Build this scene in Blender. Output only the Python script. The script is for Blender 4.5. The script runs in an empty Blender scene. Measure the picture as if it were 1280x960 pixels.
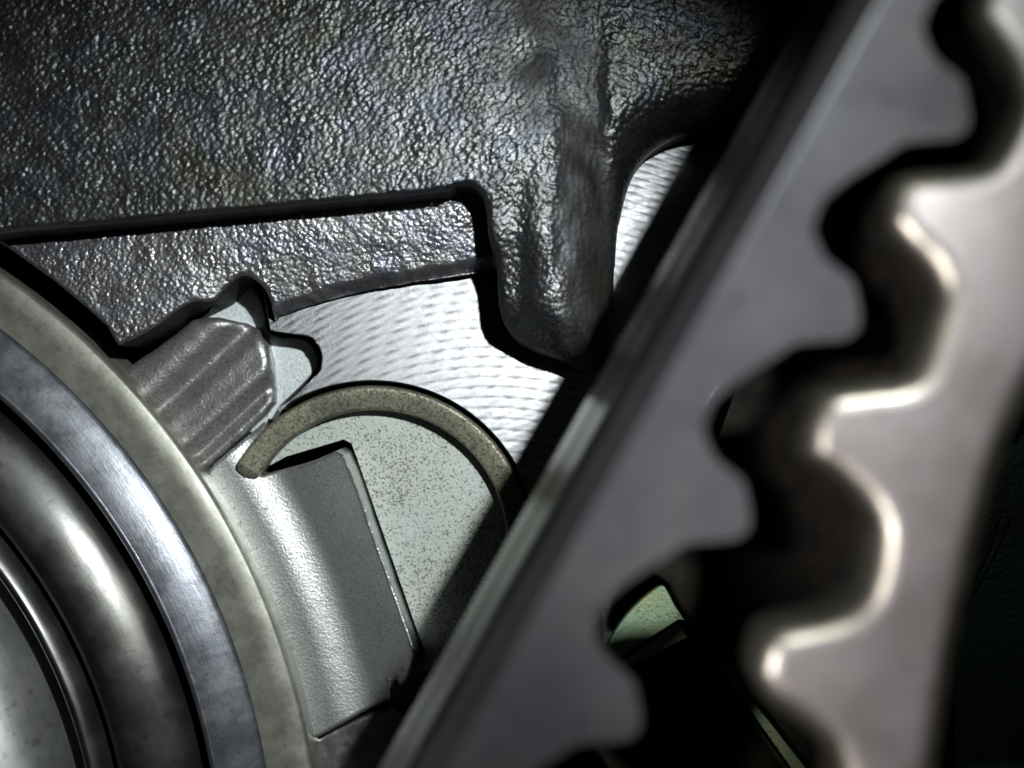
import bpy, bmesh, math, random
import numpy as np
from mathutils import Vector, Matrix
random.seed(4); rng = np.random.default_rng(11)
S = bpy.context.scene
C = S.collection

# ------------------------------------------------------------------ camera / light / exposure
D, W = 120.0, 100.0            # mm: camera height over the milled face, frame width there
MM = 0.001
cam = bpy.data.cameras.new('camera'); co = bpy.data.objects.new('camera', cam); C.objects.link(co)
co.location = (0, 0, D*MM)
cam.sensor_width = 36.0; cam.lens = 36.0*D/W
cam.clip_start = 0.002; cam.clip_end = 5.0
cam.dof.use_dof = True; cam.dof.focus_distance = (D-1)*MM; cam.dof.aperture_fstop = 17.0
S.camera = co
w = bpy.data.worlds.new('World'); S.world = w; w.use_nodes = True
w.node_tree.nodes['Background'].inputs[0].default_value = (0.85, 0.95, 1.0, 1)
w.node_tree.nodes['Background'].inputs[1].default_value = 0.0025
S.view_settings.view_transform = 'Standard'; S.view_settings.look = 'None'
S.view_settings.exposure = 0.0; S.view_settings.gamma = 1.0

def spot(name, loc, target, power, size, blend, radius, col):
    l = bpy.data.lights.new(name, 'SPOT'); l.energy = power; l.spot_size = math.radians(size); l.spot_blend = blend
    l.shadow_soft_size = radius*MM; l.color = col
    o = bpy.data.objects.new(name, l); C.objects.link(o)
    o.location = Vector(loc)*MM
    o.rotation_euler = (Vector(target)-Vector(loc)).to_track_quat('-Z', 'Y').to_euler()
    return o
spot('torch_light', (31, 38, 125), (-25, -13, 0), 0.86, 53, 0.95, 1.8, (0.95, 1.0, 0.99))
spot('torch_light_side', (-20, -22, 125), (28, -10, 52), 0.50, 34, 0.8, 1.6, (1.0, 0.95, 0.95))
spot('added_light_back', (72, 6, 95), (50, -16, -8), 0.006, 40, 0.9, 1.6, (0.9, 1.0, 0.95))  # added weak lamp that brightens the dark green cover

# ------------------------------------------------------------------ geometry helpers (mm in, metres out)
def P(px, py, z=0.0):
    s = W/1280.0*(D-z)/D
    return ((px-640)*s, -(py-480)*s, z)
def P2(pts, z=0.0):
    return np.array([P(p[0], p[1], p[2] if len(p) > 2 else z)[:2] for p in pts], float)
def spline(pts, n=6, closed=True):
    p = np.array(pts, float); N = len(p); out = []
    rngs = range(N) if closed else range(N-1)
    for i in rngs:
        a, b, c, d = (p[(i-1) % N], p[i], p[(i+1) % N], p[(i+2) % N]) if closed else (p[max(i-1, 0)], p[i], p[i+1], p[min(i+2, N-1)])
        for k in range(n):
            t = k/n
            out.append(0.5*((2*b)+(c-a)*t+(2*a-5*b+4*c-d)*t*t+(3*b-a-3*c+d)*t**3))
    if not closed: out.append(p[-1])
    return np.array(out)
def empty(name, loc):
    o = bpy.data.objects.new(name, None); C.objects.link(o); o.location = Vector(loc)*MM
    o.empty_display_size = 0.005
    return o
def tag(o, label, cat, group=None, kind=None):
    o['label'] = label; o['category'] = cat
    if group: o['group'] = group
    if kind: o['kind'] = kind
    return o
def link(name, me, m, parent=None, smooth=True):
    if smooth: me.polygons.foreach_set('use_smooth', [True]*len(me.polygons))
    me.materials.append(m)
    o = bpy.data.objects.new(name, me); C.objects.link(o)
    if parent is not None: o.parent = parent
    return o
def mesh_np(name, V, F, m, parent=None, origin=(0, 0, 0), smooth=True, attr=None):
    V = (np.asarray(V, float)-np.array(origin))*MM
    F = np.asarray(F, np.int32); n = F.shape[1]
    me = bpy.data.meshes.new(name)
    me.vertices.add(len(V)); me.vertices.foreach_set('co', V.astype(np.float32).ravel())
    me.loops.add(F.size); me.loops.foreach_set('vertex_index', F.ravel())
    me.polygons.add(len(F)); me.polygons.foreach_set('loop_start', np.arange(0, F.size, n, dtype=np.int32))
    me.polygons.foreach_set('loop_total', np.full(len(F), n, np.int32))
    if attr is not None:
        for k, v in attr.items():
            a = me.attributes.new(k, 'FLOAT', 'POINT'); a.data.foreach_set('value', np.asarray(v, np.float32))
    me.update(calc_edges=True); me.validate()
    return link(name, me, m, parent, smooth)
def sdf(poly, X, Y):
    """signed distance to a closed polygon, positive inside"""
    d = np.full(X.shape, 1e9); ins = np.zeros(X.shape, bool)
    a = poly; b = np.roll(poly, -1, 0)
    for (x0, y0), (x1, y1) in zip(a, b):
        ex, ey = x1-x0, y1-y0; L = ex*ex+ey*ey+1e-12
        t = np.clip(((X-x0)*ex+(Y-y0)*ey)/L, 0, 1)
        d = np.minimum(d, (X-x0-t*ex)**2+(Y-y0-t*ey)**2)
        if y0 != y1:
            c = ((y0 > Y) != (y1 > Y)) & (X < (x1-x0)*(Y-y0)/(y1-y0)+x0)
            ins ^= c
    return np.where(ins, 1, -1)*np.sqrt(d)
def bandnoise(shape, res, wl, bw=0.35, ang=0.0, stretch=1.0, seed=0):
    """band-limited noise, unit deviation, wavelength wl (mm), stretched along ang"""
    r = np.random.default_rng(seed)
    f = np.fft.fft2(r.standard_normal(shape))
    ky = np.fft.fftfreq(shape[0], res)[:, None]; kx = np.fft.fftfreq(shape[1], res)[None, :]
    u = kx*math.cos(ang)+ky*math.sin(ang); v = -kx*math.sin(ang)+ky*math.cos(ang)
    k = np.sqrt((u*stretch)**2+v**2)*wl
    g = np.exp(-((k-1)/bw)**2) if bw < 5 else np.exp(-k**2)
    o = np.real(np.fft.ifft2(f*g)); return (o-o.mean())/(o.std()+1e-9)
def pebbles(X, Y, cell, ang, stretch, seed):
    """rounded grains: dome per jittered cell, unit height"""
    r = np.random.default_rng(seed); N = 256
    jx, jy, am = 0.15+0.7*r.random((N, N)), 0.15+0.7*r.random((N, N)), 0.6+0.8*r.random((N, N))
    u_ = (X*math.cos(ang)+Y*math.sin(ang))/(cell*stretch); v_ = (-X*math.sin(ang)+Y*math.cos(ang))/cell
    iu, iv = np.floor(u_).astype(int), np.floor(v_).astype(int)
    best = np.full(X.shape, -9.0)
    for a_ in (-1, 0, 1):
        for b_ in (-1, 0, 1):
            p, q = (iu+a_) % N, (iv+b_) % N
            d2 = (u_-iu-a_-jx[p, q])**2+(v_-iv-b_-jy[p, q])**2
            best = np.maximum(best, am[p, q]-1.9*d2)
    return np.maximum(best, -0.35)
def lownoise(shape, res, wl, seed): return bandnoise(shape, res, wl, bw=9, seed=seed)
def field(name, poly, res, hfun, m, parent=None, origin=(0, 0, 0), clip=None, wall=-6.0):
    """height-field solid face over a polygon; the rim is snapped onto the outline"""
    lo, hi = poly.min(0)-res*2, poly.max(0)+res*2
    if clip is not None: lo = np.maximum(lo, clip[0]); hi = np.minimum(hi, clip[1])
    xs = np.arange(lo[0], hi[0], res); ys = np.arange(lo[1], hi[1], res)
    X, Y = np.meshgrid(xs, ys); sd = sdf(poly, X, Y)
    gy, gx = np.gradient(sd, res); gl = np.hypot(gx, gy)+1e-9
    neg = (sd < 0)
    XX = np.where(neg & (sd > -2.2*res), X-sd*gx/gl, X); YY = np.where(neg & (sd > -2.2*res), Y-sd*gy/gl, Y)
    out = hfun(X, Y, np.maximum(sd, 0), res)
    Z, at = out if isinstance(out, tuple) else (out, None)
    if at and '_rel' in at:
        rel = at.pop('_rel'); hy, hx = np.gradient(Z, res); hx = np.clip(hx, -6, 6); hy = np.clip(hy, -6, 6)
        nl_ = np.sqrt(1+hx*hx+hy*hy); lim = np.clip(sd/0.25, 0, 1)
        XX = XX-rel*lim*hx/nl_; YY = YY-rel*lim*hy/nl_; Z = Z+rel/nl_
    ok = sd > -1.45*res
    q = ok[:-1, :-1] & ok[1:, :-1] & ok[:-1, 1:] & ok[1:, 1:] & ((sd[:-1, :-1] > 0) | (sd[1:, :-1] > 0) | (sd[:-1, 1:] > 0) | (sd[1:, 1:] > 0))
    I = np.arange(X.size).reshape(X.shape)
    F = np.stack([I[:-1, :-1][q], I[:-1, 1:][q], I[1:, 1:][q], I[1:, :-1][q]], 1)
    used = np.unique(F); mp = np.zeros(X.size, np.int64); mp[used] = np.arange(len(used))
    V = np.stack([XX.ravel()[used], YY.ravel()[used], Z.ravel()[used]], 1)
    if at: at = {k: v.ravel()[used] for k, v in at.items()}
    F = mp[F]; nV, nF = len(V), len(F)
    E = np.concatenate([F[:, [0, 1]], F[:, [1, 2]], F[:, [2, 3]], F[:, [3, 0]]])
    key = np.sort(E, 1); key = key[:, 0]*nV+key[:, 1]
    _, inv, cnt = np.unique(key, return_inverse=True, return_counts=True)
    B = E[cnt[inv] == 1]; nb = len(B)                       # outline edges, turned down as a crisp wall
    a_, b_ = V[B[:, 0]], V[B[:, 1]]; al, bl = a_.copy(), b_.copy(); al[:, 2] = wall; bl[:, 2] = wall
    V = np.concatenate([V, a_, b_, bl, al]); ix = nV+np.arange(nb)
    F = np.concatenate([F, np.stack([ix+nb, ix, ix+3*nb, ix+2*nb], 1)])
    if at: at = {k: np.concatenate([v, np.full(4*nb, 0.9)]) for k, v in at.items()}  # side walls are darkened: painted shade carried by the same value
    o = mesh_np(name, V, F, m, parent, origin, True, at)
    return o
def rough(poly, amp, step, seed):
    r = np.random.default_rng(seed); out = []
    for p, q in zip(poly, np.roll(poly, -1, 0)):
        n = max(1, int(np.hypot(*(q-p))/step))
        if n > 400: n = 1
        for k in range(n): out.append(p+(q-p)*k/n)
    out = np.array(out); j = r.standard_normal((len(out), 2))
    j = (j+np.roll(j, 1, 0)+np.roll(j, -1, 0))/1.7
    return out+amp*j
def quarter(t):
    t = np.clip(t, 0, 1); return np.sqrt(np.maximum(1-(1-t)**2, 0))
def sstep(t):
    t = np.clip(t, 0, 1); return t*t*(3-2*t)
def slab(name, poly, ztop, zbot, m, parent=None, origin=(0, 0, 0), bevel=0.0, seg=2):
    """extruded plate with a rounded top edge"""
    bm = bmesh.new(); o = Vector(origin)
    vs = [bm.verts.new((Vector((p[0], p[1], ztop))-o)*MM) for p in poly]
    f = bm.faces.new(vs)
    f.normal_update()
    if f.normal.z < 0: f.normal_flip()
    r = bmesh.ops.extrude_face_region(bm, geom=[f])
    low = [v for v in r['geom'] if isinstance(v, bmesh.types.BMVert)]
    for v in low: v.co.z = (ztop-o.z)*MM
    for v in f.verts: v.co.z = (zbot-o.z)*MM
    if bevel > 0:
        topf = [x for x in r['geom'] if isinstance(x, bmesh.types.BMFace)][0]
        bmesh.ops.bevel(bm, geom=list(topf.edges), offset=bevel*MM, segments=seg, profile=0.5, affect='EDGES', clamp_overlap=True)
    bmesh.ops.recalc_face_normals(bm, faces=bm.faces[:])
    bmesh.ops.triangulate(bm, faces=[x for x in bm.faces if len(x.verts) > 4])
    me = bpy.data.meshes.new(name); bm.to_mesh(me); bm.free()
    ob = link(name, me, m, parent, False); return ob
def lathe(name, prof, a0, a1, n, m, parent, origin, centre, wob=0.0):
    """profile [(r, z)] swept about a vertical axis; angles in picture sense (x right, y up)"""
    prof = np.array(prof, float); k = len(prof)
    A = np.linspace(a0, a1, n); V = []
    for a in A:
        V.append(np.stack([centre[0]+prof[:, 0]*math.cos(a), centre[1]+prof[:, 0]*math.sin(a), prof[:, 1]], 1))
    V = np.concatenate(V); I = np.arange(n*k).reshape(n, k)
    F = np.stack([I[:-1, :-1].ravel(), I[1:, :-1].ravel(), I[1:, 1:].ravel(), I[:-1, 1:].ravel()], 1)
    return mesh_np(name, V, F, m, parent, origin, True)

# ------------------------------------------------------------------ materials
class MT:
    def __init__(s, name):
        s.m = bpy.data.materials.new(name); s.m.use_nodes = True; s.t = s.m.node_tree; s.b = s.t.nodes['Principled BSDF']
        s.co = s.n('ShaderNodeTexCoord').outputs['Object']
    def n(s, typ, **kw):
        x = s.t.nodes.new(typ)
        for k, v in kw.items(): setattr(x, k, v)
        return x
    def put(s, sock, v):
        if hasattr(v, 'is_output'): s.t.links.new(v, sock)
        else: sock.default_value = v
    def noise(s, scale, detail=2, rough=0.5, dist=0.0, vec=None):
        x = s.n('ShaderNodeTexNoise'); s.put(x.inputs['Vector'], vec if vec is not None else s.co)
        x.inputs['Scale'].default_value = scale; x.inputs['Detail'].default_value = detail
        x.inputs['Roughness'].default_value = rough; x.inputs['Distortion'].default_value = dist
        return x.outputs['Fac']
    def voro(s, scale, out='Distance', vec=None):
        x = s.n('ShaderNodeTexVoronoi'); s.put(x.inputs['Vector'], vec if vec is not None else s.co)
        x.inputs['Scale'].default_value = scale; return x.outputs[out]
    def ramp(s, f, a, b, lo=0.0, hi=1.0):
        x = s.n('ShaderNodeMapRange'); x.interpolation_type = 'SMOOTHSTEP'
        s.put(x.inputs[0], f); x.inputs[1].default_value = a; x.inputs[2].default_value = b
        x.inputs[3].default_value = lo; x.inputs[4].default_value = hi; return x.outputs[0]
    def math(s, op, a, b=0.0, c=0.0):
        x = s.n('ShaderNodeMath', operation=op); s.put(x.inputs[0], a); s.put(x.inputs[1], b); s.put(x.inputs[2], c); return x.outputs[0]
    def mix(s, f, a, b):
        x = s.n('ShaderNodeMix', data_type='RGBA'); s.put(x.inputs[0], f); s.put(x.inputs[6], a if hasattr(a, 'is_output') else (*a, 1)); s.put(x.inputs[7], b if hasattr(b, 'is_output') else (*b, 1))
        return x.outputs[2]
    def attr(s, name):
        return s.n('ShaderNodeAttribute', attribute_name=name).outputs['Fac']
    def mapping(s, scale=(1, 1, 1), rot=0.0):
        x = s.n('ShaderNodeMapping'); s.put(x.inputs['Vector'], s.co); x.inputs['Scale'].default_value = scale
        x.inputs['Rotation'].default_value = (0, 0, rot)
        return x.outputs[0]
    def bump(s, h, dist, prev=None, strength=1.0):
        x = s.n('ShaderNodeBump'); x.inputs['Strength'].default_value = strength; x.inputs['Distance'].default_value = dist*MM
        s.put(x.inputs['Height'], h)
        if prev is not None: s.put(x.inputs['Normal'], prev)
        return x.outputs[0]
    def done(s, col, metal, rough, normal=None, spec=None):
        s.put(s.b.inputs['Base Color'], col if hasattr(col, 'is_output') else (*col, 1))
        s.put(s.b.inputs['Metallic'], metal); s.put(s.b.inputs['Roughness'], rough)
        if normal is not None: s.put(s.b.inputs['Normal'], normal)
        if spec is not None: s.put(s.b.inputs['Specular IOR Level'], spec)
        return s.m

def cast_mat(name, base, oil, metal=0.88, r0=0.31, r1=0.43, oilamt=1.0):
    t = MT(name)
    big = t.noise(90, 3, 0.6); oilm = t.ramp(big, 0.5, 0.72, 0, oilamt)
    fine = t.noise(5000, 2, 0.6); c = t.mix(t.ramp(fine, 0.3, 0.7), tuple(x*0.7 for x in base), tuple(x*1.3 for x in base))
    tint = t.ramp(t.noise(260, 2, 0.5), 0.45, 0.7)
    c = t.mix(t.math('MULTIPLY', tint, 0.45), c, (base[0]*0.85, base[1]*0.97, base[2]*1.3))
    c = t.mix(oilm, c, oil)
    st = t.attr('stain_shade'); c = t.mix(st, c, (0.014, 0.013, 0.011))
    b = t.bump(t.noise(1900, 3, 0.65), 0.10)
    return t.done(c, t.math('MULTIPLY_ADD', st, -0.95*metal, metal), t.math('MULTIPLY_ADD', st, 0.25, t.ramp(t.noise(400, 2), 0.3, 0.7, r0, r1)), b, t.math('MULTIPLY_ADD', st, -0.42, 0.5))
M_cast = cast_mat('cast iron skin', (0.108, 0.111, 0.114), (0.075, 0.078, 0.05), oilamt=0.7)
M_cast2 = cast_mat('cast iron ledge', (0.26, 0.257, 0.265), (0.17, 0.165, 0.14), r0=0.34, r1=0.45, oilamt=0.4)

def milled():
    t = MT('milled aluminium face')
    px = W/1280.0*MM
    def arcs(cx, cy, sp, warp):
        d = t.n('ShaderNodeVectorMath', operation='DISTANCE'); t.put(d.inputs[0], t.co); d.inputs[1].default_value = Vector(P(cx, cy))*MM
        v = t.math('MULTIPLY', d.outputs['Value'], 2*math.pi/(sp*px))
        v = t.math('ADD', v, t.math('MULTIPLY', t.noise(900, 2), warp))
        return t.math('MULTIPLY_ADD', t.math('SINE', v), 0.5, 0.5)
    a = arcs(596, 909, 9.0, 0.3); b = arcs(800, 1000, 8.0, 0.35)
    la = t.math('POWER', a, 3.0); lb = t.math('POWER', b, 2.0)
    brk = t.ramp(t.noise(700, 3, 0.6), 0.3, 0.62, 0.3, 1.0)
    line = t.math('MULTIPLY', t.math('MULTIPLY', la, t.math('MULTIPLY_ADD', lb, 0.8, 0.2)), brk)
    n = t.bump(t.math('ADD', t.math('MULTIPLY', b, -0.6), t.math('MULTIPLY', la, -0.8)), 0.013)
    n = t.bump(t.noise(7500, 3, 0.7), 0.018, n)
    fleck = t.ramp(t.noise(3200, 3, 0.75), 0.57, 0.68)
    c = t.mix(t.math('MULTIPLY', line, 0.75), (0.235, 0.238, 0.248), (0.045, 0.045, 0.052))
    c = t.mix(t.math('MULTIPLY', fleck, 0.5), c, (0.13, 0.13, 0.14))
    return t.done(c, 0.95, t.ramp(t.noise(1500, 2), 0.3, 0.7, 0.33, 0.44), n)
M_mill = milled()

def speck(name, base, dark, tint, tamt, metal, r, sc=1500, thr=(0.60, 0.67), amt=0.75):
    t = MT(name)
    fine = t.noise(4200, 3, 0.7); c = t.mix(t.ramp(fine, 0.3, 0.7), tuple(x*0.75 for x in base), tuple(min(1, x*1.15) for x in base))
    c = t.mix(t.math('MULTIPLY', t.ramp(t.noise(150, 3, 0.6), 0.42, 0.68), tamt), c, tint)
    dens = t.math('MULTIPLY_ADD', t.noise(170, 3, 0.6), 0.28, -0.14)
    s1 = t.ramp(t.math('ADD', t.noise(sc, 2, 0.55), dens), *thr); s2 = t.ramp(t.noise(sc*0.42, 2, 0.5), thr[0]+0.08, thr[1]+0.08)
    s = t.math('MULTIPLY', t.math('MAXIMUM', s1, s2), amt)
    c = t.mix(s, c, dark)
    n = t.bump(t.noise(3800, 3, 0.65), 0.04)
    return t.done(c, metal, t.math('MULTIPLY_ADD', s, 0.2, r), n)
M_plugfloor = speck('speckled zinc plate', (0.50, 0.545, 0.51), (0.05, 0.065, 0.055), (0.48, 0.50, 0.42), 0.6, 0.2, 0.5, sc=4200, thr=(0.53, 0.64), amt=0.75)
M_plugrim = speck('yellow passivated rim', (0.28, 0.265, 0.20), (0.05, 0.047, 0.035), (0.15, 0.145, 0.115), 0.9, 0.5, 0.46, sc=3600, thr=(0.48, 0.62))
M_ret = speck('bead blasted steel', (0.66, 0.68, 0.69), (0.10, 0.11, 0.12), (0.54, 0.54, 0.50), 0.5, 0.9, 0.40, sc=3200, thr=(0.63, 0.70), amt=0.6)
M_flute = speck('grainy cast stub', (0.46, 0.455, 0.455), (0.12, 0.12, 0.12), (0.33, 0.325, 0.325), 0.7, 0.8, 0.4, sc=2800, thr=(0.50, 0.62), amt=0.6)
M_lock = speck('pale blue steel sheet', (0.62, 0.67, 0.69), (0.2, 0.22, 0.22), (0.56, 0.60, 0.59), 0.5, 0.3, 0.45, sc=1800, thr=(0.62, 0.7), amt=0.5)
M_green = speck('green tinted zinc plate', (0.33, 0.48, 0.31), (0.09, 0.13, 0.07), (0.48, 0.46, 0.22), 0.8, 0.55, 0.45, sc=2600)
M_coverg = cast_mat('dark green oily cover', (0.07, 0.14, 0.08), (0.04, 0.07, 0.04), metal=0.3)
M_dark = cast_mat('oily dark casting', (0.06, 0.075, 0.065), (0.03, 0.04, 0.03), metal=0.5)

def steel(name, base, tint, metal, r0, r1, sc=300, scratch=None, bumpd=0.01, spec=None, turned=0.0):
    t = MT(name)
    c = t.mix(t.ramp(t.noise(sc, 4, 0.65), 0.35, 0.68), base, tint)
    c = t.mix(t.math('MULTIPLY', t.ramp(t.noise(sc*7, 2, 0.6), 0.58, 0.72), 0.45), c, tuple(x*0.45 for x in base))
    n = t.bump(t.noise(1600, 3, 0.6), bumpd)
    r = t.ramp(t.noise(sc*1.3, 3, 0.6), 0.3, 0.7, r0, r1)
    if turned:          # marks that run round the axis of the part
        sp = t.n('ShaderNodeSeparateXYZ'); t.put(sp.inputs[0], t.co)
        rad = t.math('SQRT', t.math('ADD', t.math('MULTIPLY', sp.outputs[0], sp.outputs[0]), t.math('MULTIPLY', sp.outputs[1], sp.outputs[1])))
        an = t.math('ARCTAN2', sp.outputs[1], sp.outputs[0]); cb = t.n('ShaderNodeCombineXYZ')
        t.put(cb.inputs[0], t.math('MULTIPLY', rad, 4500.0)); t.put(cb.inputs[1], t.math('MULTIPLY', an, 22.0))
        g = t.noise(1.0, 4, 0.7, 0.0, cb.outputs[0])
        n = t.bump(g, turned, n); c = t.mix(t.ramp(g, 0.5, 0.75, 0, 0.45), c, tuple(x*0.5 for x in base))
    if scratch is not None:
        v = t.mapping((250, 5200, 250), scratch); n = t.bump(t.noise(1.0, 3, 0.6, 0.3, v), 0.02, n)
    return t.done(c, metal, r, n, spec)
M_ringface = steel('ring face steel', (0.36, 0.36, 0.315), (0.28, 0.285, 0.24), 0.75, 0.36, 0.5, 260, turned=0.006)
M_ringbevel = steel('ring bevel steel', (0.235, 0.248, 0.285), (0.27, 0.28, 0.305), 0.9, 0.28, 0.38, 300, turned=0.012)
M_hub = steel('polished shaft steel', (0.085, 0.087, 0.086), (0.115, 0.113, 0.104), 0.95, 0.28, 0.4, 130, bumpd=0.004, turned=0.004)
M_hubtop = steel('shaft end with painted shine', (0.5, 0.51, 0.53), (0.58, 0.58, 0.58), 0.95, 0.4, 0.5, 130, bumpd=0.004, turned=0.004)  # lighter than the rest of the shaft: lamp reflection painted into the colour
M_gearL = steel('dark ground steel', (0.056, 0.0555, 0.062), (0.072, 0.071, 0.075), 0.5, 0.36, 0.46, 120, bumpd=0.01)
M_gearedge = steel('ring side steel', (0.08, 0.081, 0.078), (0.1, 0.1, 0.09), 1.0, 0.25, 0.35, 200, bumpd=0.006)
M_gearR = steel('worn sprocket steel', (0.12, 0.11, 0.11), (0.10, 0.09, 0.085), 0.6, 0.38, 0.5, 140, bumpd=0.012)
M_gearbev = steel('polished tooth edge', (0.22, 0.207, 0.178), (0.18, 0.167, 0.135), 0.95, 0.32, 0.44, 200, bumpd=0.02)
M_shade = steel('brown shade steel', (0.012, 0.010, 0.008), (0.022, 0.018, 0.012), 0.0, 0.55, 0.7, 300, spec=0.15)  # near black brown: shade of tooth walls and gap put into the colour
M_shadegreen = steel('green black shade steel', (0.016, 0.018, 0.010), (0.024, 0.024, 0.013), 0.0, 0.5, 0.6, 300, spec=0.2)  # shade over the twin lipped plate put into its colour
M_drum = steel('smooth drum steel', (0.17, 0.17, 0.155), (0.21, 0.21, 0.19), 1.0, 0.2, 0.28, 120, bumpd=0.003)
M_score = steel('scored steel block', (0.34, 0.32, 0.34), (0.5, 0.49, 0.5), 0.9, 0.3, 0.45, 500, scratch=math.radians(15))

# ------------------------------------------------------------------ the casting
PLUG = (465, 682); PR = 202
def pcirc(c, r, a0, a1, n):    # picture angles, y down
    return [(c[0]+r*math.cos(a), c[1]+r*math.sin(a)) for a in np.linspace(a0, a1, n)]
casting = empty('engine_casting', P(640, 480, -30))
tag(casting, 'dark rough cast engine housing with bright milled face behind everything', 'casting')
co0 = P(640, 480, -30)
# milled face with the bore of the plug and the pocket of the lobed plate cut in
a_end = math.atan2(515-PLUG[1], 352-PLUG[0]); a_start = math.radians(75)
mill_px = [(318, 300), (600, 225), (760, 60), (1010, 40), (985, 330), (905, 480), (800, 640), (700, 790), (600, 890)]
mill_px += pcirc(PLUG, PR+4, a_start, a_end-0.0, 60)
mill_px += [tuple(p) for p in spline([(352, 513), (396, 469), (402, 455), (402, 442), (396, 429), (384, 420), (338, 413)], 5, False)]
mf = slab('milled_face', P2(mill_px), 0.0, -9.0, M_mill, casting, co0, 0.12, 2)
for v in mf.data.vertices:       # the face leans a few degrees away from the camera towards its upper right
    v.co.z -= 0.085*((v.co.x-P(520, 500)[0]*MM)*0.6+(v.co.y-P(520, 500)[1]*MM)*0.8)
RING0 = (-505, 1093)
# lower rough ledge
led = [(-60, 230), (560, 200), (625, 250), (630, 322), (616, 334), (590, 339), (520, 349), (470, 357), (420, 368), (380, 380), (342, 394)]
led += [tuple(p) for p in spline([(338, 400), (337, 378), (326, 356), (306, 344), (286, 355), (266, 376), (244, 377), (222, 388), (196, 408), (150, 432)], 5, False)]
led += [(RING0[0]+938*math.cos(a), RING0[1]-938*math.sin(a)) for a in np.linspace(math.radians(47), math.radians(63), 14)]
ledp = rough(P2(led, 3.4), 0.02, 0.35, 41)
edge_line = P2([(342, 398), (380, 382), (420, 369), (470, 358), (520, 349), (616, 334)], 3.4)
def led_h(X, Y, sd, res):
    # soft blend only along the milled border, crisp elsewhere
    d = np.full(X.shape, 1e9)
    for (x0, y0), (x1, y1) in zip(edge_line[:-1], edge_line[1:]):
        ex, ey = x1-x0, y1-y0; t = np.clip(((X-x0)*ex+(Y-y0)*ey)/(ex*ex+ey*ey), 0, 1)
        d = np.minimum(d, np.hypot(X-x0-t*ex, Y-y0-t*ey))
    d = np.maximum(d+0.08*lownoise(X.shape, res, 1.3, 51), 0)
    n1 = pebbles(X, Y, 0.35, math.radians(45), 1.3, 3)+0.18*bandnoise(X.shape, res, 0.4, 0.8, 0, 1, 5); n2 = lownoise(X.shape, res, 2.6, 4)
    fade = np.clip(sd/0.7, 0, 1)
    z = 4.0+(0.066+0.01*n2)*n1+0.02*n2*fade
    z = z-1.6*(1-np.clip(d/9.0, 0, 1))**1.3-1.8*(1-sstep((d-0.02)/1.3))**1.5
    z = z-0.35*(1-quarter(sd/0.4))*sstep((d-0.4)/1.2)
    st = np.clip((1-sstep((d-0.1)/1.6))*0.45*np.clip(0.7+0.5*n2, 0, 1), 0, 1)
    return z, {'stain_shade': st}
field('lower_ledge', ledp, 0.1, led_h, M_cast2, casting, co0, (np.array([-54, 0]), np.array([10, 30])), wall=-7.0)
# upper wall with the hanging boss
ZU = 9.0
up = [(-70, -120, ZU), (-70, 296, ZU), (0, 290, ZU), (150, 277, ZU), (300, 263, ZU), (400, 253, ZU), (500, 244, ZU), (560, 238, ZU)]
up += [tuple(p) for p in spline([(575, 237, 6), (592, 240, 5), (603, 252, 4), (609, 272, 2), (614, 308, 1), (622, 345, 0), (625, 385, 0), (631, 408, 0), (646, 428, 0), (668, 441, 0), (700, 451, 0), (722, 462, 0), (740, 468, 0), (756, 452, 0), (764, 410, 0), (766, 340, 0), (775, 270, 0), (788, 228, 0), (804, 202, 0), (830, 182, 0), (862, 170, 0), (900, 163, 0)], 4, False)]
up += [(1010, 150, 0), (1120, 100, 0), (1120, -120, 0)]
upp = rough(P2(up), 0.025, 0.4, 42)
trough = P2([(716, -20), (724, 150), (733, 300), (737, 440)], 6.0)
nick = P2([(655, -40), (668, 60), (690, 110)], 6.0)
def dline(X, Y, L):
    d = np.full(X.shape, 1e9)
    for (x0, y0), (x1, y1) in zip(L[:-1], L[1:]):
        ex, ey = x1-x0, y1-y0; t = np.clip(((X-x0)*ex+(Y-y0)*ey)/(ex*ex+ey*ey), 0, 1)
        d = np.minimum(d, np.hypot(X-x0-t*ex, Y-y0-t*ey))
    return d
def up_h(X, Y, sd, res):
    xs = (X/(W/1280.0*(D-5)/D))+640; ys = 480-(Y/(W/1280.0*(D-5)/D))
    R = 0.5+4.6*sstep((xs-602)/60.0)
    n1 = pebbles(X, Y, 0.38, math.radians(45), 1.4, 7)+0.18*bandnoise(X.shape, res, 0.4, 0.8, 0, 1, 6); n2 = lownoise(X.shape, res, 3.5, 8)
    n3 = pebbles(X, Y, 0.48, math.radians(-20), 1.3, 9)+0.25*bandnoise(X.shape, res, 0.6, 0.8, 0, 1, 16)
    n4 = bandnoise(X.shape, res, 0.55, 0.5, math.radians(88), 7.0, 10)
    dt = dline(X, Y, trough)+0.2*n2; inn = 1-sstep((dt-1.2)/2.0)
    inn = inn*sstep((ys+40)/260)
    rb = sstep((xs-640)/60)
    fade = np.clip(sd/0.5, 0.4, 1)
    z = ZU-np.minimum(R*1.75, ZU-0.8)*(1-quarter(sd/R))
    rel = fade*((1-inn*0.5)*((1-rb)*(0.080+0.012*n2)*n1+rb*0.09*n3)+0.02*n2)
    z = z-0.7*inn*sstep(sd/2.5)
    z = z-1.2*sstep((xs-760)/120)*sstep(sd/6)*sstep((ys-20)/100)
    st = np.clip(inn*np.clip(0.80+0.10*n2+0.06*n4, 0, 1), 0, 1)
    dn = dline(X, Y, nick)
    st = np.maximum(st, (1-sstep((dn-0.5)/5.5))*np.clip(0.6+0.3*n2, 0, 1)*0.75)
    return z, {'stain_shade': st, '_rel': rel}
field('upper_wall', upp, 0.105, up_h, M_cast, casting, co0, (np.array([-50.5, -2]), np.array([36, 39.5])), wall=-3.5)
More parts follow.
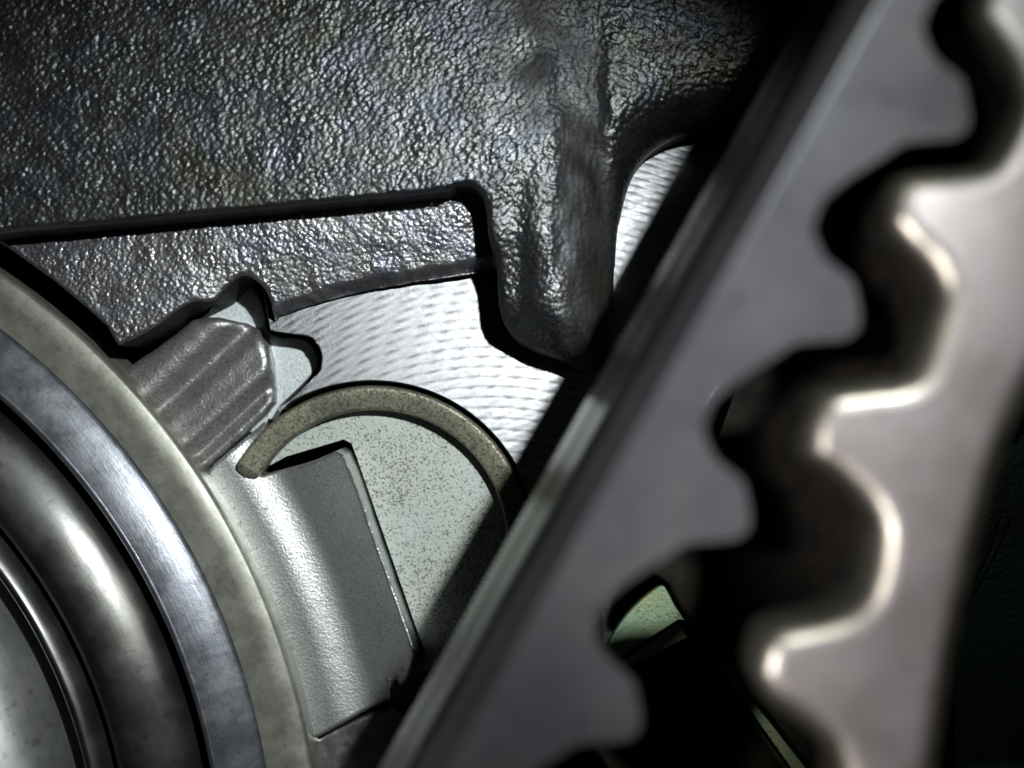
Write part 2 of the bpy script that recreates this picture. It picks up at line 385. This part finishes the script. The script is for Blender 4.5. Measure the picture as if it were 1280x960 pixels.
slab('milled_land', P2([(772, 922), (790, 907), (803, 902), (815, 911), (823, 938), (774, 940)], -3.8), -3.8, -8, M_ret, casting, co0, 0.1, 2)
# dark bottom of the casting behind every opening
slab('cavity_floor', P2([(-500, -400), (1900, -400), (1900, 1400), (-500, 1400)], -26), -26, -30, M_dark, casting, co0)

# ------------------------------------------------------------------ pale lobed lock plate and fluted stub
lob = spline([(230, 420), (258, 392), (284, 366), (305, 355), (320, 366), (329, 388), (334, 412), (352, 422), (378, 424), (392, 436), (396, 452), (390, 467), (352, 505), (320, 540), (250, 520)], 5)
lp = slab('lock_plate', P2(lob, -4.4), -4.4, -7.5, M_lock, None, (0, 0, 0), 0.15, 2)
tag(lp, 'pale blue two-lobed flat plate peeping out behind the fluted grey stub', 'plate')
fl = [(120, 484), (158, 458), (200, 430), (240, 399), (256, 396), (280, 398), (304, 403), (322, 413), (333, 430), (338, 455), (341, 482), (341, 504), (330, 518), (300, 547), (262, 582), (230, 600)]
flp = rough(P2(fl, -2.0), 0.025, 0.3, 44)
fa = np.array(P(225, 500)[:2]); fdir = np.array([78, 72.0]); fdir = fdir/np.linalg.norm(fdir); fnor = np.array([fdir[1], -fdir[0]])
def fl_h(X, Y, sd, res):
    v = ((X-fa[0])*fnor[0]+(Y-fa[1])*fnor[1])/(W/1280.0); u = ((X-fa[0])*fdir[0]+(Y-fa[1])*fdir[1])/(W/1280.0)
    g = lambda c, s: np.exp(-((v-c)/s)**2)
    v0 = v
    z = -2.3+0.9*g(-46, 26)-0.8*g(-14, 15)+0.35*g(14, 24)+0.45*g(40, 14)-0.7*g(60, 11)
    z = z-0.9*(1-quarter(sd/0.9))
    z = z+0.007*bandnoise(X.shape, res, 0.4, 0.9, 0, 1, 21)+0.012*lownoise(X.shape, res, 1.8, 22)
    return z
fo = field('fluted_stub', flp, 0.09, fl_h, M_flute)
tag(fo, 'grainy grey fluted stub with rounded ridges beside the large steel ring', 'stub')

# ------------------------------------------------------------------ core plug and bent retainer, and their twins under the gears
def arc_w(c, r, a0, a1, n): return [(c[0]+r*math.cos(a), c[1]+r*math.sin(a)) for a in np.linspace(a0, a1, n)]
u = W/1280.0
pc = P(*PLUG); plug_o = (pc[0], pc[1], -6.0)
RING = (-505, 1093); rc = P(*RING)
def make_plug():
    e = empty('core_plug', plug_o)
    floor = [tuple(p) for p in P2(pcirc(PLUG, 186, math.radians(100), math.radians(-146), 70))]
    floor += [tuple(p) for p in P2([(330, 584), (350, 573), (424, 551), (434, 556), (440, 572), (530, 830)])]
    slab('plug_floor', np.array(floor), -3.2, -4.2, M_plugfloor, e, plug_o)
    prof = [(r*u, z) for r, z in [(168, -3.3), (168.5, -2.0), (169, -1.25), (170, -1.1), (173, -1.04), (184, -0.86), (194, -0.7), (197, -0.72), (199, -0.95), (200.5, -1.6), (201, -4.0)]]
    a1 = math.pi-math.atan2(100, 163)
    rim = lathe('plug_rim', prof, a1, a1-math.radians(232), 130, M_plugrim, e, plug_o, (pc[0], pc[1]))
    # rounded nose where the rim stops
    ca, sa = math.cos(a1), math.sin(a1); mid = 184.5*u; hw = 16.8*u
    V, F = [], []; nr, ns = 8, len(prof)
    for i in range(nr+1):
        ph = math.pi/2*i/nr
        for (r, z) in prof:
            d = (r-mid)
            k = math.cos(ph); out = math.sin(ph)*math.sqrt(max(hw*hw-d*d, 0))
            zz = -4.0+(z+4.0)*(0.35+0.65*k)
            rr = mid+d
            V.append((pc[0]+rr*ca-out*sa, pc[1]+rr*sa+out*ca, zz))
    for i in range(nr):
        for j in range(ns-1):
            p = i*ns+j; F.append((p, p+1, p+ns+1, p+ns))
    nose = mesh_np('rim_end', V, F, M_plugrim, rim, plug_o)
    return e
def make_ret():
    poly = [(250, 600), (262, 582), (300, 549), (330, 524), (322, 556), (310, 586), (322, 596), (345, 590), (390, 577), (424, 562), (434, 568), (445, 592), (470, 668), (500, 755), (521, 812), (514, 842), (494, 876), (450, 898), (394, 928), (350, 940), (300, 760)]
    pp = rough(P2(poly, -0.5), 0.018, 0.3, 43)
    o3 = plug_o
    def h(X, Y, sd, res):
        r = np.hypot(X-rc[0], Y-rc[1])/u
        z = -2.0-0.75*sstep((r-935)/62)+4.6*np.clip((r-955)/115, 0, None)**2.2
        z = z+0.003*lownoise(X.shape, res, 2.2, 33)
        z = z-0.35*(1-quarter(sd/0.45))
        return z
    o = field('retainer_plate', pp, 0.11, h, M_ret, None, o3)
    o.location = Vector(o3)*MM
    return o
plug = make_plug(); tag(plug, 'round speckled pale zinc cup plug with yellowish rolled rim below the milled face', 'plug', 'cup plugs')
ret = make_ret(); tag(ret, 'pale blasted steel plate with upturned lip between steel ring and speckled plug', 'retainer plate', 'lipped retainer plates')
c2 = P(918, 880, -6); dz = 0.0
twist = math.radians(16)
p2 = plug.copy(); C.objects.link(p2); p2.location = Vector((c2[0], c2[1], -7.5))*MM; p2.rotation_euler = (0, 0, twist)
for ch in plug.children:
    if ch.name.startswith('plug_rim'): continue      # nothing of it shows
    k = ch.copy(); C.objects.link(k); k.parent = p2
    if ch.name.startswith('plug_floor'):
        k.data = ch.data.copy(); k.data.materials.clear(); k.data.materials.append(M_green)
    for g in ch.children:
        q = g.copy(); C.objects.link(q); q.parent = k
p2['label'] = 'green tinted plug floor glimpsed through the gap between the two toothed steel parts'
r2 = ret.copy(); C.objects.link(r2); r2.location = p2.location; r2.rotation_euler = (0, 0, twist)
r2.data = ret.data.copy(); r2.data.materials.clear(); r2.data.materials.append(M_shadegreen)
r2['label'] = 'shade-coloured lipped plate running below the green plug floor between toothed steel parts'

# ------------------------------------------------------------------ scored block at the bottom edge
sb = [(360, 935), (396, 924), (448, 899), (490, 882), (520, 905), (520, 1010), (360, 1010)]
sbo = slab('scored_block', P2(sb, -3.6), -3.6, -12, M_score, None, (0, 0, 0), 0.3, 2)
tag(sbo, 'small scratched grey steel block at the bottom edge under the lipped plate', 'block')

# ------------------------------------------------------------------ large ring and shaft hub at lower left
ring = empty('bearing_ring', (rc[0], rc[1], -6)); ro = (rc[0], rc[1], -6.0)
tag(ring, 'large olive grey steel ring with a bluish sloping inner band at lower left', 'ring')
ra0, ra1 = math.radians(-25), math.radians(110)
lathe('outer_face', [(r*u, z) for r, z in [(909, -6), (909, 0.5), (907.5, 1.05), (903, 1.3), (880, 1.35), (853, 1.4)]], ra0, ra1, 260, M_ringface, ring, ro, rc)
lathe('inner_bevel', [(r*u, z) for r, z in [(853, 1.395), (850, 1.40), (846, 1.48), (838, 1.72), (822, 2.15), (806, 2.5), (796, 2.65)]], ra0, ra1, 260, M_ringbevel, ring, ro, rc)
lathe('bore_edge', [(r*u, z) for r, z in [(796.5, 2.64), (794, 2.72), (791, 2.66), (788, 2.3), (786, 1.5), (786, -8)]], ra0, ra1, 260, M_ringbevel, ring, ro, rc)
hub = empty('shaft_hub', (rc[0], rc[1], -12)); ho = (rc[0], rc[1], -12.0)
tag(hub, 'polished stepped steel shaft inside the large ring at lower left', 'shaft')
lathe('shaft_flank', [(r*u, z) for r, z in [(784, -12), (783.5, -6), (781, -3), (776, -1.0), (768, 0.2), (752, 1.2), (735, 1.9), (718, 2.4), (700, 2.75), (686, 2.85), (679, 2.6), (674, 1.6), (672, 0.6)]], ra0, ra1, 220, M_hub, hub, ho, rc)
lathe('shoulder', [(r*u, z) for r, z in [(672.5, 0.55), (669, 0.9), (664, 1.5), (657, 2.2), (650, 2.7), (643, 2.9), (638, 2.3), (634, 0.8), (631, -2)]], ra0, ra1, 220, M_hub, hub, ho, rc)
lathe('inner_cone', [(r*u, z) for r, z in [(631.5, -2.01), (628, -3.0), (618, -2.0), (609, 0.0), (598, 2.2), (584, 4.0), (566, 5.4), (540, 6.8), (500, 8.6), (400, 12), (300, 13.5), (10, 13.5)]], ra0, ra1, 220, M_hubtop, hub, ho, rc)

# ------------------------------------------------------------------ out-of-focus toothed steel parts close to the lens
def curve_plate(name, pts_px, plane, thick, bev, m, parent, mbev=None, n=5, reso=4):
    """closed outline on a tilted plane: solid with rounded edges (bevelled curve turned into a mesh)"""
    q, nrm = plane                                  # a point and a normal of the top plane
    q = Vector(q); nrm = Vector(nrm).normalized()
    xa = Vector((0, 1, 0)).cross(nrm).normalized(); ya = nrm.cross(xa)
    camp = Vector((0, 0, D)); loc = []
    for p in spline(pts_px, n):
        d = Vector(P(p[0], p[1], 0))-camp; t = (q-camp).dot(nrm)/d.dot(nrm); w3 = camp+d*t-q
        loc.append((w3.dot(xa), w3.dot(ya)))
    cu = bpy.data.curves.new(name, 'CURVE'); cu.dimensions = '2D'; cu.fill_mode = 'BOTH'
    sp = cu.splines.new('POLY'); sp.points.add(len(loc)-1); sp.use_cyclic_u = True
    for i, (x, y) in enumerate(loc): sp.points[i].co = (x*MM, y*MM, 0, 1)
    cu.extrude = (thick/2-bev)*MM; cu.bevel_depth = bev*MM; cu.bevel_resolution = reso; cu.offset = -bev*MM
    ob = bpy.data.objects.new(name, cu); C.objects.link(ob)
    dg = bpy.context.evaluated_depsgraph_get(); me = bpy.data.meshes.new_from_object(ob.evaluated_get(dg))
    bpy.data.objects.remove(ob)
    M = Matrix((( xa.x, ya.x, nrm.x, 0), (xa.y, ya.y, nrm.y, 0), (xa.z, ya.z, nrm.z, 0), (0, 0, 0, 1)))
    off = q-nrm*(thick/2)
    me.transform(Matrix.Translation(off*MM) @ M)
    me.name = name; me.materials.clear()
    if parent is not None: me.transform(Matrix.Translation(-parent.location))
    o = link(name, me, m, parent, False)
    if mbev:
        me.materials.append(mbev); me.materials.append(M_shade); mi = []
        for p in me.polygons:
            d = p.normal.dot(nrm); mi.append(0 if d > 0.97 else (1 if d > 0.12 else 2))  # steep tooth walls take the painted shade colour
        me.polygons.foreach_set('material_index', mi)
    me.polygons.foreach_set('use_smooth', [True]*len(me.polygons))
    md = o.modifiers.new('split', 'EDGE_SPLIT'); md.split_angle = math.radians(28)
    return o
step = np.array([-137.0, 251.0])
unit = [(1213, 140), (1212, 160), (1196, 174), (1132, 178), (1106, 196), (1058, 226), (1028, 252), (1016, 288), (1032, 324), (1068, 350)]
teeth = []
for k in range(-2, 7): teeth += [tuple(np.array(p)+k*step) for p in unit]
a = np.array([1100, 0.]); b = np.array([560, 960.]); dv = (b-a)/960
left = [tuple(a+dv*y) for y in (-430, -300, -100, 100, 300, 480, 660, 860, 1060, 1300, 1500)]
tipend = teeth[-1]
outl = left+[(tipend[0]-60, tipend[1]+60)]+teeth[::-1]+[(teeth[0][0]-80, teeth[0][1]-60)]
gl = empty('splined_ring', (22, -8, 40))
tag(gl, 'blurred dark grey steel strip with notched inner edge crossing in front, nearer the centre', 'splined ring')
nl = Vector((0.27, -0.15, 1)).normalized()
ql = P(815, 470, 56)
def chaikin(p, c=0.2):
    p = np.array(p, float); q = np.roll(p, -1, 0); return np.stack([(1-c)*p+c*q, c*p+(1-c)*q], 1).reshape(-1, 2)
curve_plate('face_plate', chaikin(chaikin(outl, 0.14), 0.2), (ql, nl), 4.2, 0.1, M_gearL, gl, n=2)
# grooved side of the ring below the face plate
def band(name, off0, thick, drop, m):
    k = np.array([0.856, 0.517])
    pts = [tuple(np.array(p)-k*off0) for p in left]; inner = [tuple(np.array(p)+k*55) for p in left][::-1]
    return curve_plate(name, pts+inner, (Vector(ql)-nl*drop, nl), thick, 0.1, m, gl, n=2)
band('groove', -7, 0.6, 4.15, M_shade)
band('side_band', 1, 3.4, 4.7, M_gearedge)
k2 = np.array([0.856, 0.517])
nd = np.array([0.856, -0.517])
dr = np.array([P(*(np.array(p)-k2*45), 48)[:2] for p in left]); m_ = len(dr)
rows = [np.c_[dr+nd*4, np.full(m_, 48.0)], np.c_[dr+nd*0.1, np.full(m_, 48.0)], np.c_[dr, np.full(m_, 47.9)], np.c_[dr-nd*0.3, np.full(m_, 43.2)],
        np.c_[dr+nd*0.0, np.full(m_, 43.0)], np.c_[dr-nd*0.05, np.full(m_, 42.0)], np.c_[dr-nd*0.36, np.full(m_, 41.8)], np.c_[dr-nd*0.65, np.full(m_, 36.0)], np.c_[dr+nd*4, np.full(m_, 36.0)]]
I = np.arange(m_*len(rows)).reshape(len(rows), m_)
DF = np.stack([I[:-1, :-1].ravel(), I[:-1, 1:].ravel(), I[1:, 1:].ravel(), I[1:, :-1].ravel()], 1)
mesh_np('drum_wall', np.concatenate(rows), DF, M_drum, gl, (22, -8, 40), False)

rt = [(1238, -60), (1217, -10), (1212, 22), (1240, 58), (1268, 96), (1273, 126), (1256, 165), (1240, 196), (1222, 205), (1150, 209), (1121, 218), (1107, 242), (1106, 278), (1130, 308), (1160, 334), (1172, 365), (1163, 410), (1152, 448), (1140, 466), (1120, 472), (1055, 478), (1024, 490), (1007, 530), (1006, 574), (1049, 602), (1080, 632), (1094, 662), (1090, 706), (1078, 742), (1055, 762), (1025, 772), (967, 783), (946, 805), (938, 848), (960, 884), (1005, 912), (1034, 940), (1046, 975), (1040, 1020), (1010, 1050), (950, 1065), (915, 1090), (905, 1130), (930, 1170), (990, 1210)]
rr_ = [(1160, 1210), (1166, 1080), (1180, 960), (1198, 840), (1222, 712), (1260, 570), (1300, 480), (1370, 360), (1420, 220), (1470, 60), (1500, -60)]
gr = empty('toothed_hub', (40, -4, 36))
tag(gr, 'blurred bright pinkish steel gear rim with shiny rounded teeth at the right', 'gear')
curve_plate('gear_body', chaikin(chaikin(rt+rr_)), (P(1120, 560, 52), Vector((-0.06, 0.02, 1))), 6.5, 1.6, M_gearR, gr, M_gearbev, n=2, reso=5)

gap_shade = [(1120, -60), (1010, 250), (915, 500), (870, 620), (816, 706), (836, 730), (858, 768), (930, 852), (985, 920), (1040, 1000), (1060, 1100), (1180, 1100), (1200, 800), (1260, 500), (1330, 200), (1400, -60)]
wo = slab('gap_shade_plate', spline(P2(gap_shade, -3), 3), -3, -9, M_shade, None, (0, 0, 0), 0.3, 2)  # black sheet added in place of the shade in the gap
tag(wo, 'added black plate standing for the shade deep in the gap between the two toothed parts', 'plate')

# ------------------------------------------------------------------ dark block behind the right edge
db = spline([(1180, 760), (1195, 660), (1225, 590), (1275, 545), (1400, 520), (1500, 700), (1480, 1100), (1150, 1120)], 6)
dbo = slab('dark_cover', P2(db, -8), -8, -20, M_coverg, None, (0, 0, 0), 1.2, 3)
tag(dbo, 'near black oily cover in deep shade behind the gear at the right edge', 'cover')

cu = bpy.data.curves.new('thin_wire', 'CURVE'); cu.dimensions = '3D'; cu.bevel_depth = 0.12*MM
sp = cu.splines.new('POLY'); wp = spline([P(1262, 650, -6)+(), P(1246, 690, -6.5), P(1226, 728, -6.6), P(1212, 752, -6.8), P(1190, 800, -7)], 5, False)
sp.points.add(len(wp)-1)
for i, p in enumerate(wp): sp.points[i].co = (*(p*MM), 1)
tmp = bpy.data.objects.new('thin_wire', cu); C.objects.link(tmp)
me = bpy.data.meshes.new_from_object(tmp.evaluated_get(bpy.context.evaluated_depsgraph_get())); bpy.data.objects.remove(tmp); me.materials.clear()
tag(link('thin_wire', me, M_gearedge), 'thin faint wire lying on the dark green cover at the right edge', 'wire')
